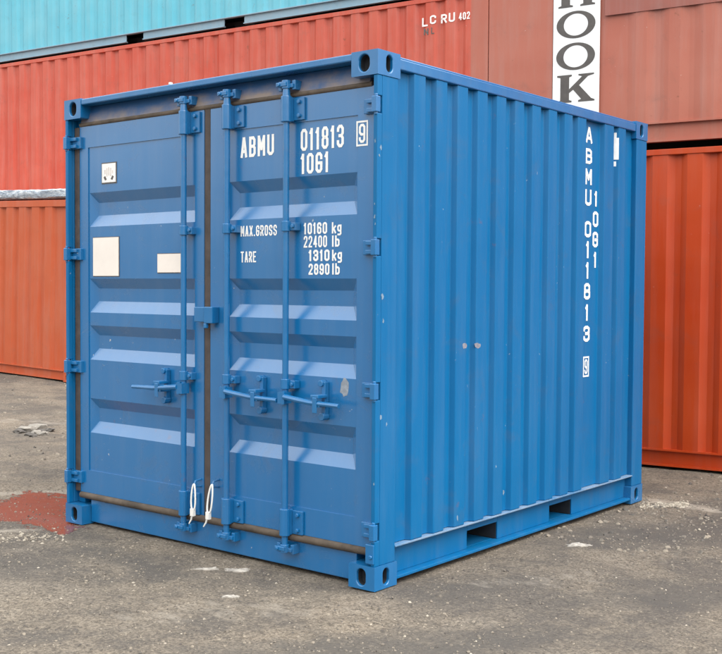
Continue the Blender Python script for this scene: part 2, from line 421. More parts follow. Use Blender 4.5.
def ground_mat():
    m, nt, b = new_mat('yard_dirt'); n = N(nt); v = n.coord()
    big = n.noise(v, .7, 6, .62, .5); mid = n.noise(v, 2.4, 8, .68, .3); fine = n.noise(v, 30, 6, .72); grit = n.noise(v, 130, 3, .6)
    gritty = n.ramp(n.math('ADD', n.math('MULTIPLY', big, .5), n.math('MULTIPLY', mid, .5)), [(.44, 0.0), (.58, 1.0)])
    col = n.mix(gritty, (.088, .077, .066), (.170, .137, .100))
    col = n.mix(n.ramp(mid, [(.54, 0.0), (.74, .6)]), col, (.130, .122, .112))
    col = n.mix(n.math('MULTIPLY', n.ramp(fine, [(.47, .0), (.66, .9)]), n.math('ADD', n.math('MULTIPLY', gritty, .8), .15)), col, (.25, .212, .165))
    col = n.mix(n.ramp(fine, [(.30, .7), (.46, .0)]), col, (.050, .042, .034))
    g2 = n.noise(v, 78, 5, .72); gm_ = n.math('ADD', n.math('MULTIPLY', gritty, .65), .35)
    col = n.mix(n.math('MULTIPLY', n.ramp(g2, [(.50, .0), (.60, .85)]), gm_), col, (.27, .228, .175))
    col = n.mix(n.math('MULTIPLY', n.ramp(g2, [(.40, .8), (.48, .0)]), gm_), col, (.050, .043, .036))
    vo = n.node('ShaderNodeTexVoronoi'); vo.inputs['Scale'].default_value = 60; n.link(v, vo.inputs['Vector'])
    wn_ = n.node('ShaderNodeSeparateColor'); n.link(vo.outputs['Color'], wn_.inputs[0])
    peb = n.math('MULTIPLY', n.ramp(vo.outputs['Distance'], [(.20, 1.0), (.36, 0.0)]), n.ramp(wn_.outputs[0], [(.60, 0.0), (.66, 1.0)]))
    peb = n.math('MULTIPLY', peb, gritty)
    pebcol = n.mix(wn_.outputs[1], (.10, .085, .065), (.33, .285, .225))
    col = n.mix(n.math('MULTIPLY', peb, .8), col, pebcol)
    at = n.node('ShaderNodeAttribute', attribute_name='stain')
    sep = n.node('ShaderNodeSeparateColor'); n.link(at.outputs['Color'], sep.inputs[0])
    e = n.math('MULTIPLY', n.math('SUBTRACT', n.noise(n.coord((1, 1.6, 1)), 4.5, 8, .72), .5), 1.9)
    redm = n.ramp(n.math('ADD', sep.outputs[0], n.math('MULTIPLY', n.math('MULTIPLY', e, 1.7), n.math('MINIMUM', n.math('MULTIPLY', sep.outputs[0], 6.0), 1.0))), [(.20, 0.0), (.29, .95)])
    pal = n.ramp(n.math('ADD', sep.outputs[1], e), [(.34, 0.0), (.85, .75)])
    drk = n.ramp(n.math('ADD', sep.outputs[2], n.math('MULTIPLY', e, .8)), [(.10, 0.0), (.75, .8)])
    col = n.mix(drk, col, (.076, .069, .061))
    col = n.mix(pal, col, (.34, .30, .245))
    col = n.mix(redm, col, (.150, .042, .028))
    n.link(col, b.inputs['Base Color'])
    ro = n.mix(redm, n.mix(drk, (.92, .92, .92), (.78, .78, .78)), (.16, .16, .16)); n.link(ro, b.inputs['Roughness'])
    b.inputs['Specular IOR Level'].default_value = .3
    h = n.math('ADD', n.math('MULTIPLY', fine, .8), n.math('ADD', n.math('MULTIPLY', g2, .6), n.math('MULTIPLY', peb, .5)))
    h = n.math('MULTIPLY', h, n.math('SUBTRACT', 1.0, n.math('MULTIPLY', redm, .92)))
    n.bump(b, h, .8, .014)
    return m
xs = axis_vals(-13, 4.2, .07, 420); ys = axis_vals(-4.4, 6.6, .07, 420)
gv = [(x, y, ground_h(x, y)) for y in ys for x in xs]
nx = len(xs)
gf = [(j*nx+i, j*nx+i+1, (j+1)*nx+i+1, (j+1)*nx+i) for j in range(len(ys)-1) for i in range(nx-1)]
gm = bpy.data.meshes.new('ground'); gm.from_pydata(gv, [], gf)
ca = gm.color_attributes.new('stain', 'FLOAT_COLOR', 'POINT')
vals = []
for (x, y, z) in gv:
    if -14 < x < 6 and -5 < y < 8:
        r = min(1, .95*max(ell(x, y, -2.92, .16, .72, .30, 2.65), ell(x, y, -2.95, -.10, .34, .20, 2.65), ell(x, y, -2.40, -.07, .30, .13, 2.7)))
        p = max(.9*ell(x, y, -3.42, .44, .55, .13, .98), .9*ell(x, y, .32, 3.02, .65, .13, -.1), .5*ell(x, y, -6.9, 2.8, 1.2, .35, .5), .6*ell(x, y, -2.45, -.28, .5, .10, .98), .45*ell(x, y, -.3, -.6, .9, .3, .9), .4*ell(x, y, .5, .7, .7, .22, .9))
        d = max(.75*ell(x, y, .55, 2.1, 1.1, .45, .85), .8*ell(x, y, .45, -.75, 1.3, .32, .9), .8*ell(x, y, 1.2, 1.0, .8, .3, .9), .6*ell(x, y, -1.35, -.35, .7, .22, -.1), .5*ell(x, y, .25, .25, .35, .25, .5), .5*ell(x, y, -5.0, 1.9, 1.0, .3, .7), .45*ell(x, y, -1.9, -1.1, .8, .3, .9))
        vals += [r, p, d, 1]
    else: vals += [0, 0, 0, 1]
ca.data.foreach_set('color', vals)
gm.materials.append(ground_mat())
gm.polygons.foreach_set('use_smooth', [True]*len(gm.polygons)); gm.update()
ground = bpy.data.objects.new('ground', gm); COL.objects.link(ground); ground['kind'] = 'structure'

# ================================================================== STACKED CONTAINERS BEHIND
def corrugation(L, start, end, pitch, crest, slope, depth, y0):
    """closed outline (x, y) of a corrugated wall: crest at y0, recess at y0+depth"""
    pts = [(start, y0+depth)]; x = start + (pitch-crest)*.5
    while x + crest + slope < end - .03:
        pts += [(x-slope, y0+depth), (x, y0), (x+crest, y0), (x+crest+slope, y0+depth)]
        x += pitch
    pts += [(end, y0+depth), (end, y0+depth+.03), (start, y0+depth+.03)]
    return pts
def yard_container(loc, rot, L, H, mat, railmat, label, pitch=.29, crest=.10, slope=.045, depth=.036, phase=None, pockets=(), railh=.16, y0=.012, group='stacked shipping containers behind the blue one', trail=.055):
    W = 2.438
    root = empty('shipping_container', loc, rot); tag(root, label, 'container', group)
    PW = .165
    # front and rear side walls
    for front in (True, False):
        pts = corrugation(L, PW, L-PW, pitch, crest, slope, depth, y0)
        if phase is not None and front:
            pts = [(PW, y0+depth)]; x = phase
            while x - slope < PW: x += pitch
            while x + crest + slope < L-PW:
                pts += [(x-slope, y0+depth), (x, y0), (x+crest, y0), (x+crest+slope, y0+depth)]; x += pitch
            pts += [(L-PW, y0+depth), (L-PW, y0+depth+.03), (PW, y0+depth+.03)]
        if not front: pts = [(a, W-b) for a, b in pts]
        MB().prism(pts, 'z', railh, H-trail).build('side_wall', mat, root)
        yy = (lambda a, b: (a, b)) if front else (lambda a, b: (W-b, W-a))
        a, b = yy(.004, .075)
        MB().box(.178, L-.178, a, b, H-trail, H-.008).build('top_rail', mat, root, bevel=.004)
        mb = MB()
        a, b = yy(.006, .075); mb.box(.178, L-.178, a, b, railh-.014, railh)
        edges = [.178]
        for (p0, p1) in pockets: edges += [p0, p1]
        edges.append(L-.178)
        for k in range(0, len(edges), 2):
            a, b = yy(.040, .052); mb.box(edges[k], edges[k+1], a, b, .034, railh-.014)
        a, b = yy(.014, .075)
        for k in range(0, len(edges), 2): mb.box(edges[k], edges[k+1], a, b, .020, .034)
        if pockets:
            for (p0, p1) in pockets:
                a, b = yy(.30, .31); mb.box(p0, p1, a, b, .034, railh-.014, 1)
        mb.build('bottom_rail', [railmat, CAVITY], root)
        for xx in (0, L-PW):
            a, b = yy(.003, .10)
            MB().box(xx, xx+PW, a, b, .118, H-.118).build('corner_post', mat, root, bevel=.006)
    for xx in (.02, L-.06):
        MB().box(xx, xx+.04, .10, W-.10, .12, H-.06).build('end_wall', mat, root)
    MB().box(.05, L-.05, .076, W-.076, H-.05, H-.02).build('roof', mat, root)
    MB().box(.06, L-.06, .32, W-.32, .10, railh-.002).build('floor', CAVITY, root)
    for sx, x in ((-1, 0), (1, L)):
        for sy, y in ((-1, 0), (1, W)):
            for sz, z in ((-1, 0), (1, H)):
                casting(root, [mat, CAVITY], x, y, z, sx, sy, sz)
    return root

def row_pt(th, dd, u, z):
    t = math.radians(th)
    return (math.cos(t)*u - math.sin(t)*dd, math.sin(t)*u + math.cos(t)*dd, z)
HH = 2.591
# right-hand stack
TH, DD = 8.0, 4.375
rz = math.radians(TH)
low_red = yard_container(row_pt(TH, DD-.012, -1.59, 0), (0, 0, rz), 6.058, 2.600, VERMILION, VERMILION,
    'glossy vermilion container at ground level beneath the salmon one with the white HOOK panel', pitch=.279, crest=.120, slope=.055, depth=.036, phase=.045+1.59)
upper = yard_container(row_pt(TH, DD-.012, -1.59, 2.635), (0, 0, rz), 6.058, HH, SALMON, SALMON,
    'faded salmon container carrying a white panel lettered HOOK, on top of the vermilion one', pitch=.270, crest=.09, slope=.07, depth=.016, phase=1.48, railh=.18)
# the plain panel left of the sign and the sign itself
sg = MB().box(.771, 1.179, .0, .010, .24, 1.90).build('sign_panel', SIGNWHITE, upper, bevel=.002)
sg['label'] = 'white vertical panel with grey serif letters'
pl = MB().box(.172, .765, .007, .0235, .2, HH-.06).build('flat_wall_panel', SALMON, upper, bevel=.003)
bd = MB().box(1.22, 5.88, .004, .0115, 1.085, HH-.06).build('repainted_band', DARKSALMON, upper)
def letter(polys, x0, x1, z0, z1):
    mb = MB()
    for poly in polys:
        mb.prism([(x0+(x1-x0)*a, z0+(z1-z0)*b) for a, b in poly], 'y', -.0012, .0008)
    return mb.build('letter', SIGNGREY, sg)
def ring(mb, cx, cz, rx, rz_, ix, iz, lean):
    n = 48; i = len(mb.v)
    for y in (-.0012, .0008):
        for k in range(n):
            t = 2*PI*k/n; mb.v.append((cx+rx*math.cos(t), y, cz+rz_*math.sin(t)))
        for k in range(n):
            t = 2*PI*k/n; mb.v.append((cx+ix*math.cos(t+lean), y, cz+iz*math.sin(t+lean)))
    for k in range(n):
        j = (k+1) % n
        mb.f.append((i+k, i+j, i+n+j, i+n+k)); mb.m.append(0)
        mb.f.append((i+2*n+k, i+2*n+j, i+3*n+j, i+3*n+k)); mb.m.append(0)
        mb.f.append((i+k, i+j, i+2*n+j, i+2*n+k)); mb.m.append(0)
        mb.f.append((i+n+k, i+n+j, i+3*n+j, i+3*n+k)); mb.m.append(0)
H_poly = [[(0, 0), (.40, 0), (.40, .06), (.32, .09), (.32, .46), (.68, .46), (.68, .09), (.60, .06), (.60, 0), (1, 0), (1, .06), (.92, .09), (.92, .91), (1, .94), (1, 1), (.60, 1), (.60, .94), (.68, .91), (.68, .56), (.32, .56), (.32, .91), (.40, .94), (.40, 1), (0, 1), (0, .94), (.08, .91), (.08, .09), (0, .06)]]
K_poly = [[(0, 0), (.40, 0), (.40, .06), (.33, .09), (.33, .34), (.44, .45), (.66, .10), (.58, .06), (.58, 0), (1.02, 0), (1.02, .05), (.93, .10), (.60, .60), (.84, .90), (1.0, .95), (1.0, 1), (.58, 1), (.58, .95), (.68, .91), (.33, .48), (.33, .91), (.40, .94), (.40, 1), (0, 1), (0, .94), (.09, .91), (.09, .09), (0, .06)]]
u0 = 1.59; zb = 2.635
def ru(u): return u+u0
letter(H_poly, ru(-.775), ru(-.455), 3.825-zb, 4.045-zb)
for (zt, zlo) in ((3.790, 3.562), (3.526, 3.298)):
    mb = MB(); ring(mb, ru(-.619), (zt+zlo)/2-zb, .170, (zt-zlo)/2, .106, (zt-zlo)/2*.80, -.12)
    mb.build('letter', SIGNGREY, sg)
letter(K_poly, ru(-.778), ru(-.455), 3.030-zb, 3.262-zb)

# red row with the teal container on top
TR, DR = 6.5, 9.05
rr = math.radians(TR)
RL = 12.192; UR = -3.6
bottom_red = yard_container(row_pt(TR, DR, UR-RL, .30), (0, 0, rr), RL, HH, RED, RED,
    'red container at the foot of the far row, hidden below the lettered red one', pitch=.311, phase=.2)
far_red = yard_container(row_pt(TR, DR-.012, UR-RL, .30+HH+.02), (0, 0, rr), RL, HH, RED, RED,
    'long faded red container lettered LCRU, directly beneath the pale teal one', pitch=.311, crest=.135, slope=.05, depth=.036, phase=-6.105+.06-UR+RL-.311*34, trail=.07)
zr = .30+HH+.02
tp = .30+2*HH+.034
teal = yard_container(row_pt(TR, DR-.03, UR-RL, tp), (0, 0, rr), RL, HH, TEAL, GREYBLUE,
    'pale teal container with a grey-blue bottom rail, topmost of the far row', pitch=.311, crest=.12, slope=.06, depth=.03, pockets=((-10.546-UR+RL, -10.159-UR+RL), (-8.431-UR+RL, -8.031-UR+RL)))
def fr(u): return u-UR+RL
def on_far(u, w, d): return Vector((u, .0095+d*3, w))
for ch, ua, ub, za, zb_ in (('L', -4.86, -4.77, 5.105, 5.225), ('C', -4.735, -4.64, 5.125, 5.245), ('R', -4.56, -4.47, 5.115, 5.238), ('U', -4.44, -4.345, 5.118, 5.243), ('402', -4.285, -4.115, 5.125, 5.225)):
    text_mesh('lettering', ch, WHITE, far_red, fr(ua), fr(ub), za-zr, zb_-zr, on_far, bold=.30)
for ch, ua, ub, za, zb_ in (('N', -4.83, -4.76, 4.985, 5.075), ('L', -4.715, -4.665, 4.99, 5.08)):
    text_mesh('faded_lettering', ch, INK, far_red, fr(ua), fr(ub), za-zr, zb_-zr, on_far, bold=.22)

# orange single on the slope at the left
TO, DO = 2.3, 5.73
ro = math.radians(TO); UO = -9.48; LO = 6.058; tilt = math.atan(.0299)
def orange_origin():
    p = Vector(row_pt(TO, DO, UO, .082)); ex = Vector((math.cos(ro)*math.cos(tilt), math.sin(ro)*math.cos(tilt), -math.sin(tilt)))
    return tuple(p - ex*LO)
orange = yard_container(orange_origin(), (0, tilt, ro), LO, HH, ORANGE, ORANGE,
    'dull orange container at the left behind the blue one, tarpaulin on its roof', pitch=.305, crest=.16, slope=.045, depth=.036, phase=.10+LO-1.66-.305*12, group='stacked shipping containers behind the blue one', trail=.10)
# tarpaulin rolled along the roof edge
mb = MB(); nseg = 160; nr = 16
for i in range(nseg+1):
    x = .12 + (LO-.24)*i/nseg
    for k in range(nr):
        t = 2*PI*k/nr
        c, s_ = math.cos(t), math.sin(t)
        w = .16*math.copysign(abs(c)**.45, c); h = .074*math.copysign(abs(s_)**.6, s_)
        j = 1 + .12*noise.noise(Vector((x*3.0, c*1.4, s_*1.4))) + 0.07*noise.noise(Vector((x*11, c*3, s_*3)))
        sag = .012*noise.noise(Vector((x*1.7, 3, 0)))
        mb.v.append((x, .165 + w*j, .086 + h*(j if s_ > 0 else 1) + (sag if s_ > 0 else 0)))
for i in range(nseg):
    for k in range(nr):
        a, b = i*nr+k, i*nr+(k+1) % nr
        mb.f.append((a, b, b+nr, a+nr)); mb.m.append(0)
mb.f.append(tuple(range(nr))); mb.m.append(0); mb.f.append(tuple(nseg*nr+k for k in range(nr))); mb.m.append(0)
tarp = mb.build('tarpaulin', TARP, smooth=True)
M_or = Matrix.Translation(Vector(orange_origin())) @ Matrix.Rotation(ro, 4, 'Z') @ Matrix.Rotation(tilt, 4, 'Y')
tarp.matrix_world = M_or @ Matrix.Translation(Vector((0, 0, HH)))
tag(tarp, 'crumpled blue-grey tarpaulin lying along the roof edge of the dull orange container', 'tarpaulin')

# ================================================================== BLUE CONTAINER
W, L, H = 2.438, 2.991, 2.591
blue = empty('shipping_container', (0, 0, 0))
tag(blue, 'blue short container with ABMU lettering and closed double doors, standing alone in front', 'container')
CM = [BLUE_FIT, CAVITY]
for sx, x in ((-1, -W), (1, 0)):
    for sy, y in ((-1, 0), (1, L)):
        for sz, z in ((-1, 0), (1, H)):
            casting(blue, CM, x, y, z, sx, sy, sz)

HZ = [(2.295, 2.370), (1.617, 1.692), (.926, 1.003), (.245, .322)]      # hinge heights
def hinge_gaps(z0, z1):
    """z ranges between the hinge pockets"""
    out = []; z = z0
    for a, b in sorted(HZ):
        out.append((z, a-.004)); z = b+.004
    out.append((z, z1)); return out
# front posts: outer flange (cut at the hinges), web behind
for side in (0, 1):
    mb = MB()
    fx = lambda a: (-W + a) if side == 0 else -a
    def bx(a0, a1, y0, y1, z0, z1):
        p, q = sorted((fx(a0), fx(a1))); mb.box(p, q, y0, y1, z0, z1)
    for z0, z1 in hinge_gaps(.118, H-.118): bx(.003, .028, .004, .042, z0, z1)
    if side == 0:
        for z0, z1 in HZ: bx(.003, .028, .026, .042, z0-.004, z1+.004)
    bx(.003, .028, .042, .165, .118, H-.118); bx(.028, .090, .078, .165, .118, H-.118)
    mb.build('corner_post', BLUE_WALL, blue, bevel=.004)
for side in (0, 1):
    x0, x1 = ((-W+.003, -W+.12) if side == 0 else (-.12, -.003))
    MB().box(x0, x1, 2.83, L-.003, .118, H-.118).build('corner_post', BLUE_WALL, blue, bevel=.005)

# header and sill
mb = MB()
mb.box(-W+.162, -.162, .002, .086, 2.551, 2.586)
mb.build('front_top_rail', BLUE_FIT, blue, bevel=.006)
mb = MB(); mb.prism([(.052, 2.450), (.082, 2.551), (.15, 2.551), (.15, 2.450)], 'x', -W+.090, -.090)
mb.build('door_header', GRIME, blue, bevel=.003)
mb = MB(); mb.prism([(.066, .012), (.066, .150), (.15, .150), (.15, .012)], 'x', -W+.165, -.165)
mb.build('door_sill', BLUE, blue, bevel=.005)
# rain gutter knob on the top rail
MB().box(-1.495, -1.479, .010, .030, 2.586, 2.600).build('rail_lug', WHITE, blue, bevel=.004)

# door seals
mb = MB()
mb.tube([(-W+.085, .058, .172), (-1.9, .056, .171), (-1.2, .056, .172), (-.6, .057, .171), (-.078, .058, .172)], [.020]*5, 14)
mb.build('bottom_seal', GASKET_DIRT, blue, smooth=True)
mb = MB(); mb.tube([(-W+.085, .060, 2.441), (-.075, .060, 2.441)], .014, 12); mb.build('top_seal', GASKET_DIRT, blue, smooth=True)
mb = MB(); mb.box(-W+.030, -W+.079, .050, .075, .19, 2.43); mb.build('side_seal', GASKET, blue, bevel=.008)
mb = MB(); mb.box(-.047, -.030, .046, .075, .19, 2.43); mb.build('side_seal', GASKET, blue, bevel=.006)

REC = [(2.025, 1.820), (1.506, 1.300), (1.221, 1.012), (.775, .565)]
def make_door(xl, xr, rl, rr_):
    YF, YR, YB = .060, .094, .118; e = .045
    mb = MB()
    zs = [.332]
    for t, b in sorted(REC, key=lambda q: q[1]): zs += [b, b+.068, t-.060, t]
    zs.append(2.300)
    inner = set()
    for t, b in REC: inner.add(b+.068); inner.add(t-.060)
    xs_ = [xl+.001, rl, rl+e, rr_-e, rr_, xr-.001]
    def yv(i, j): return YR if (i in (2, 3) and zs[j] in inner) else YF
    P = lambda i, j: (xs_[i], yv(i, j), zs[j])
    for j in range(len(zs)-1):
        for i in range(5):
            q = [(i, j), (i+1, j), (i+1, j+1), (i, j+1)]
            ys_ = [yv(*c) for c in q]
            odd = [k for k in range(4) if ys_.count(ys_[k]) == 1]
            if odd:
                k = odd[0]; o = (k+2) % 4
                mb.quad([P(*q[k]), P(*q[(k+1) % 4]), P(*q[o])]); mb.quad([P(*q[k]), P(*q[o]), P(*q[(k+3) % 4])])
            else: mb.quad([P(*c) for c in q])
    # proud frame: stiles and rails
    YS = .0535
    mb.box(xl, rl-.008, YS, YB, .192, 2.432); mb.box(rr_+.008, xr, YS, YB, .192, 2.432)
    mb.box(rl-.008, rr_+.008, YS, YB, 2.300, 2.432); mb.box(rl-.008, rr_+.008, YS, YB, .192, .332)
    mb.box(rl-.008, rr_+.008, .098, YB, .332, 2.300)
    return mb.build('door', BLUE, blue, recalc=True)
LD = (-2.357, -1.249, -2.268, -1.330); RD = (-1.198, -.049, -1.056, -.170)
door_l = make_door(*LD); door_r = make_door(*RD)
mb = MB(); mb.box(-1.2485, -1.1985, .052, .09, .19, 2.44); mb.build('centre_seal', GASKET, blue, bevel=.010)

# hinges
for side in (0, 1):
    door = door_l if side == 0 else door_r
    for z0, z1 in HZ:
        mb = MB(); fx = (lambda a: -W + a) if side == 0 else (lambda a: -a)
        def bx(a0, a1, y0, y1, zz0, zz1, m=0):
            p, q = sorted((fx(a0), fx(a1))); mb.box(p, q, y0, y1, zz0, zz1, m)
        zc = (z0+z1)/2
        bx(.000, .030, -.010, .024, z0, z1)                     # knuckle
        bx(.030, .085, .018, .034, z0+.006, z0+.026)            # two blade straps
        bx(.030, .085, .018, .034, z1-.026, z1-.006)
        bx(.030, .112, .034, .056, z0+.002, z1-.002)            # blade on the door
        mb.tube([(fx(.013), .006, z0-.012), (fx(.013), .006, z1+.012)], .009, 10)
        mb.build('hinge', BLUE_FIT, door, bevel=.003)
        mb2 = MB()
mb = MB(); mb.box(-.056, -.006, -.003, .040, .130, .225); mb.tube([(-.022, -.003, .165), (-.022, -.010, .165)], .010, 10)
mb.build('post_block', BLUE_FIT, blue, bevel=.004)

# locking gear ------------------------------------------------------------
def lock_gear(door, x, hdir, xh, xe):
    yb = .014
    mb = MB(); mb.tube([(x, yb, .105), (x, yb, 2.505)], .0165, 14)
    mb.tube([(x, yb, 2.430), (x, yb, 2.460), (x, yb, 2.500)], [.021, .019, .015], 12)
    bar = mb.build('locking_bar', BLUE_FIT, door, smooth=True)
    # end bearings: thick sleeve and bolted plate
    for z0, z1 in ((2.300, 2.430), (.183, .322)):
        mb = MB(); mb.tube([(x, yb, z0), (x, yb, z1)], .0285, 16)
        mb.box(x-.026, x+.026, yb+.006, .0525, z0+.004, z1-.004)
        mb.box(x+.026, x+.098, .040, .0525, z0+.008, z1-.008)
        for zz in (z0+.030, z1-.030):
            mb.tube([(x+.066, .0400, zz), (x+.066, .027, zz)], .012, 6)
        mb.build('bar_bearing', BLUE_FIT, door, bevel=.003)
    # cams and keepers
    for zc in (2.487, .116):
        mb = MB(); up_ = 1 if zc > 1 else -1
        mb.box(x-.050, x+.018, yb-.026, yb+.004, zc-.010, zc+.012)
        mb.box(x-.016, x+.046, yb-.004, yb+.024, zc-.016, zc+.004)
        mb.tube([(x, yb, zc-.020), (x, yb, zc+.022)], .024, 12)
        mb.box(x-.060, x-.036, yb+.004, .068, zc-.026, zc+.022)
        mb.box(x+.032, x+.056, yb+.006, .068, zc-.026, zc+.022)
        mb.tube([(x-.030, yb-.026, zc), (x-.030, yb-.034, zc)], .010, 8)
        mb.build('cam', BLUE_FIT, door, bevel=.003)
    for zc in (1.772, .966):
        mb = MB(); mb.tube([(x, yb, zc-.026), (x, yb, zc+.026)], .025, 14)
        mb.box(x-.020, x+.060, yb+.004, .0585, zc-.022, zc+.018)
        mb.tube([(x+.045, yb+.004, zc), (x+.045, yb-.008, zc)], .011, 6)
        mb.build('bar_bracket', BLUE_FIT, door, bevel=.003)
    # handle: hub on the bar, flat lever, hasp with catch
    zh = .897
    mb = MB()
    mb.box(x-.022, x+.024, yb-.036, yb+.02, zh-.030, zh+.028)
    mb.tube([(x+hdir*.012, yb-.026, zh-.034), (x+hdir*.012, yb-.026, zh+.034)], .011, 10)
    n = 14; prof = []
    for k in range(n+1):
        t = k/n; xx = x + hdir*.02 + (xe-x-hdir*.02)*t
        prof.append((xx, yb-.030 - .007*math.sin(PI*min(1, t*1.25)), zh - .006 - .010*t + (.012 if t < .5 else 0)*(.5-t)*2))
    rad = [.0145]*5 + [.0135]*5 + [.0115]*5
    mb.tube(prof, rad, 8)
    mb.build('handle', BLUE_FIT, door, bevel=0, smooth=True)
    mb = MB()
    mb.box(xh-.010, xh+.014, .030, .0585, zh-.085, zh+.092)
    mb.box(xh-.026, xh+.026, -.028, .040, zh-.030, zh-.012)
    mb.box(xh-.030, xh+.022, -.034, .040, zh+.014, zh+.030)
    mb.tube([(xh-.012, .0585, zh+.084), (xh-.012, .020, zh+.084)], .017, 10)
    mb.tube([(xh+.0, .0585, zh-.082), (xh+.0, .014, zh-.082)], .020, 10)
    mb.box(xh-.016, xh+.012, -.036, -.030, zh-.060, zh+.018)
    mb.build('handle_catch', BLUE_FIT, door, bevel=.003)
lock_gear(door_l, -1.372, -1, -1.546, -1.775)
lock_gear(door_r, -1.030, 1, -.789, -.632)
lock_gear(door_r, -.600, 1, -.358, -.216)

# lock box across the centre seal
mb = MB(); mb.box(-1.282, -1.200, .008, .0530, 1.268, 1.350); mb.build('lock_plate', BLUE_FIT, door_l, bevel=.004)
mb = MB(); mb.box(-1.196, -1.130, .000, .0530, 1.262, 1.352); mb.tube([(-1.19, .012, 1.235), (-1.19, .012, 1.262)], .014, 10)
mb.build('lock_plate', BLUE_FIT, door_r, bevel=.004)
# seal eyes near the bottom
for d, x, z in ((door_l, -1.272, .372), (door_r, -1.128, .386)):
    mb = MB(); mb.tube([(x, .052, z-.02), (x, .012, z-.015), (x, .006, z), (x, .012, z+.014), (x, .052, z+.02)], .006, 8)
    mb.build('seal_eye', BLUE_FIT, d, smooth=True)

# plates on the left door
def plate(x0, x1, z0, z1, mat, name, border=None, y=.060):
    mb = MB()
    if border: mb.box(x0-border, x1+border, y-.003, y, z0-border, z1+border, 1)
    mb.box(x0, x1, y-.0055, y-.003 if border else y, z0, z1, 0)
    return mb.build(name, [mat, INK], door_l)
csc = plate(-2.143, -2.016, 2.080, 2.192, WHITE, 'safety_plate', .007)
mb = MB()
for s_ in (-1, 1):
    c = -2.079 + s_*.030; d = .012*s_
    mb.prism([(c-d, 2.098), (c+d*.4, 2.092), (c+d*1.5, 2.112), (c+d*.3, 2.120)], 'y', .0540, .0546)
mb.build('plate_emblem', INK, door_l)
mb = MB()
for (a, b, c_, d_) in ((-.040, -.030, .06, .085), (-.022, -.012, .045, .095), (-.004, .006, .05, .10), (.014, .024, .045, .095), (.030, .040, .06, .08)):
    mb.box(-2.079+a, -2.079+b, .0541, .0546, 2.080+c_-.01, 2.080+d_-.01)
mb.build('plate_print', FAINT, door_l)
plate(-2.231, -1.990, 1.522, 1.752, STICKER, 'sticker', .004)
plate(-1.640, -1.432, 1.541, 1.646, STICKER, 'sticker', .004)

# lettering on the right door
on_door = lambda u, w, d: Vector((u, .0590+d, w))
for s_, x0, x1, z0, z1 in (('ABMU', -.972, -.728, 2.148, 2.256), ('011813', -.541, -.256, 2.153, 2.264), ('10G1', -.541, -.353, 2.036, 2.139),
        ('MAX.GROSS', -.971, -.706, 1.730, 1.786), ('10160', -.518, -.362, 1.730, 1.788), ('kg', -.330, -.268, 1.730, 1.786), ('22400', -.518, -.362, 1.663, 1.722), ('lb', -.330, -.280, 1.664, 1.720),
        ('TARE', -.970, -.855, 1.592, 1.650), ('1310', -.484, -.345, 1.594, 1.651), ('kg', -.328, -.264, 1.594, 1.650), ('2890', -.484, -.345, 1.525, 1.581), ('lb', -.328, -.278, 1.526, 1.582)):
    text_mesh('lettering', s_, WHITE, door_r, x0, x1, z0, z1, on_door, bold=.29)
def boxed(place, x0, x1, z0, z1, w, parent, bold):
    mb = MB()
    def rect(a0, a1, b0, b1):
        P = [place(a, b, dd) for dd in (-.0006, .0006) for (a, b) in ((a0, b0), (a1, b0), (a1, b1), (a0, b1))]
        i = len(mb.v); mb.v += [tuple(p) for p in P]
        for q in ((0, 1, 2, 3), (4, 5, 6, 7), (0, 1, 5, 4), (1, 2, 6, 5), (2, 3, 7, 6), (3, 0, 4, 7)): mb.f.append(tuple(i+k for k in q)); mb.m.append(0)
    rect(x0, x0+w, z0, z1); rect(x1-w, x1, z0, z1); rect(x0+w, x1-w, z0, z0+w); rect(x0+w, x1-w, z1-w, z1)
    mb.build('number_frame', WHITE, parent)
    text_mesh('lettering', '9', WHITE, parent, x0+w*1.9, x1-w*1.9, z0+w*1.8, z1-w*1.8, place, bold=.26)
boxed(lambda u, w, d: Vector((u, .0525+d, w)), -.171, -.099, 2.148, 2.270, .0085, door_r, .024)

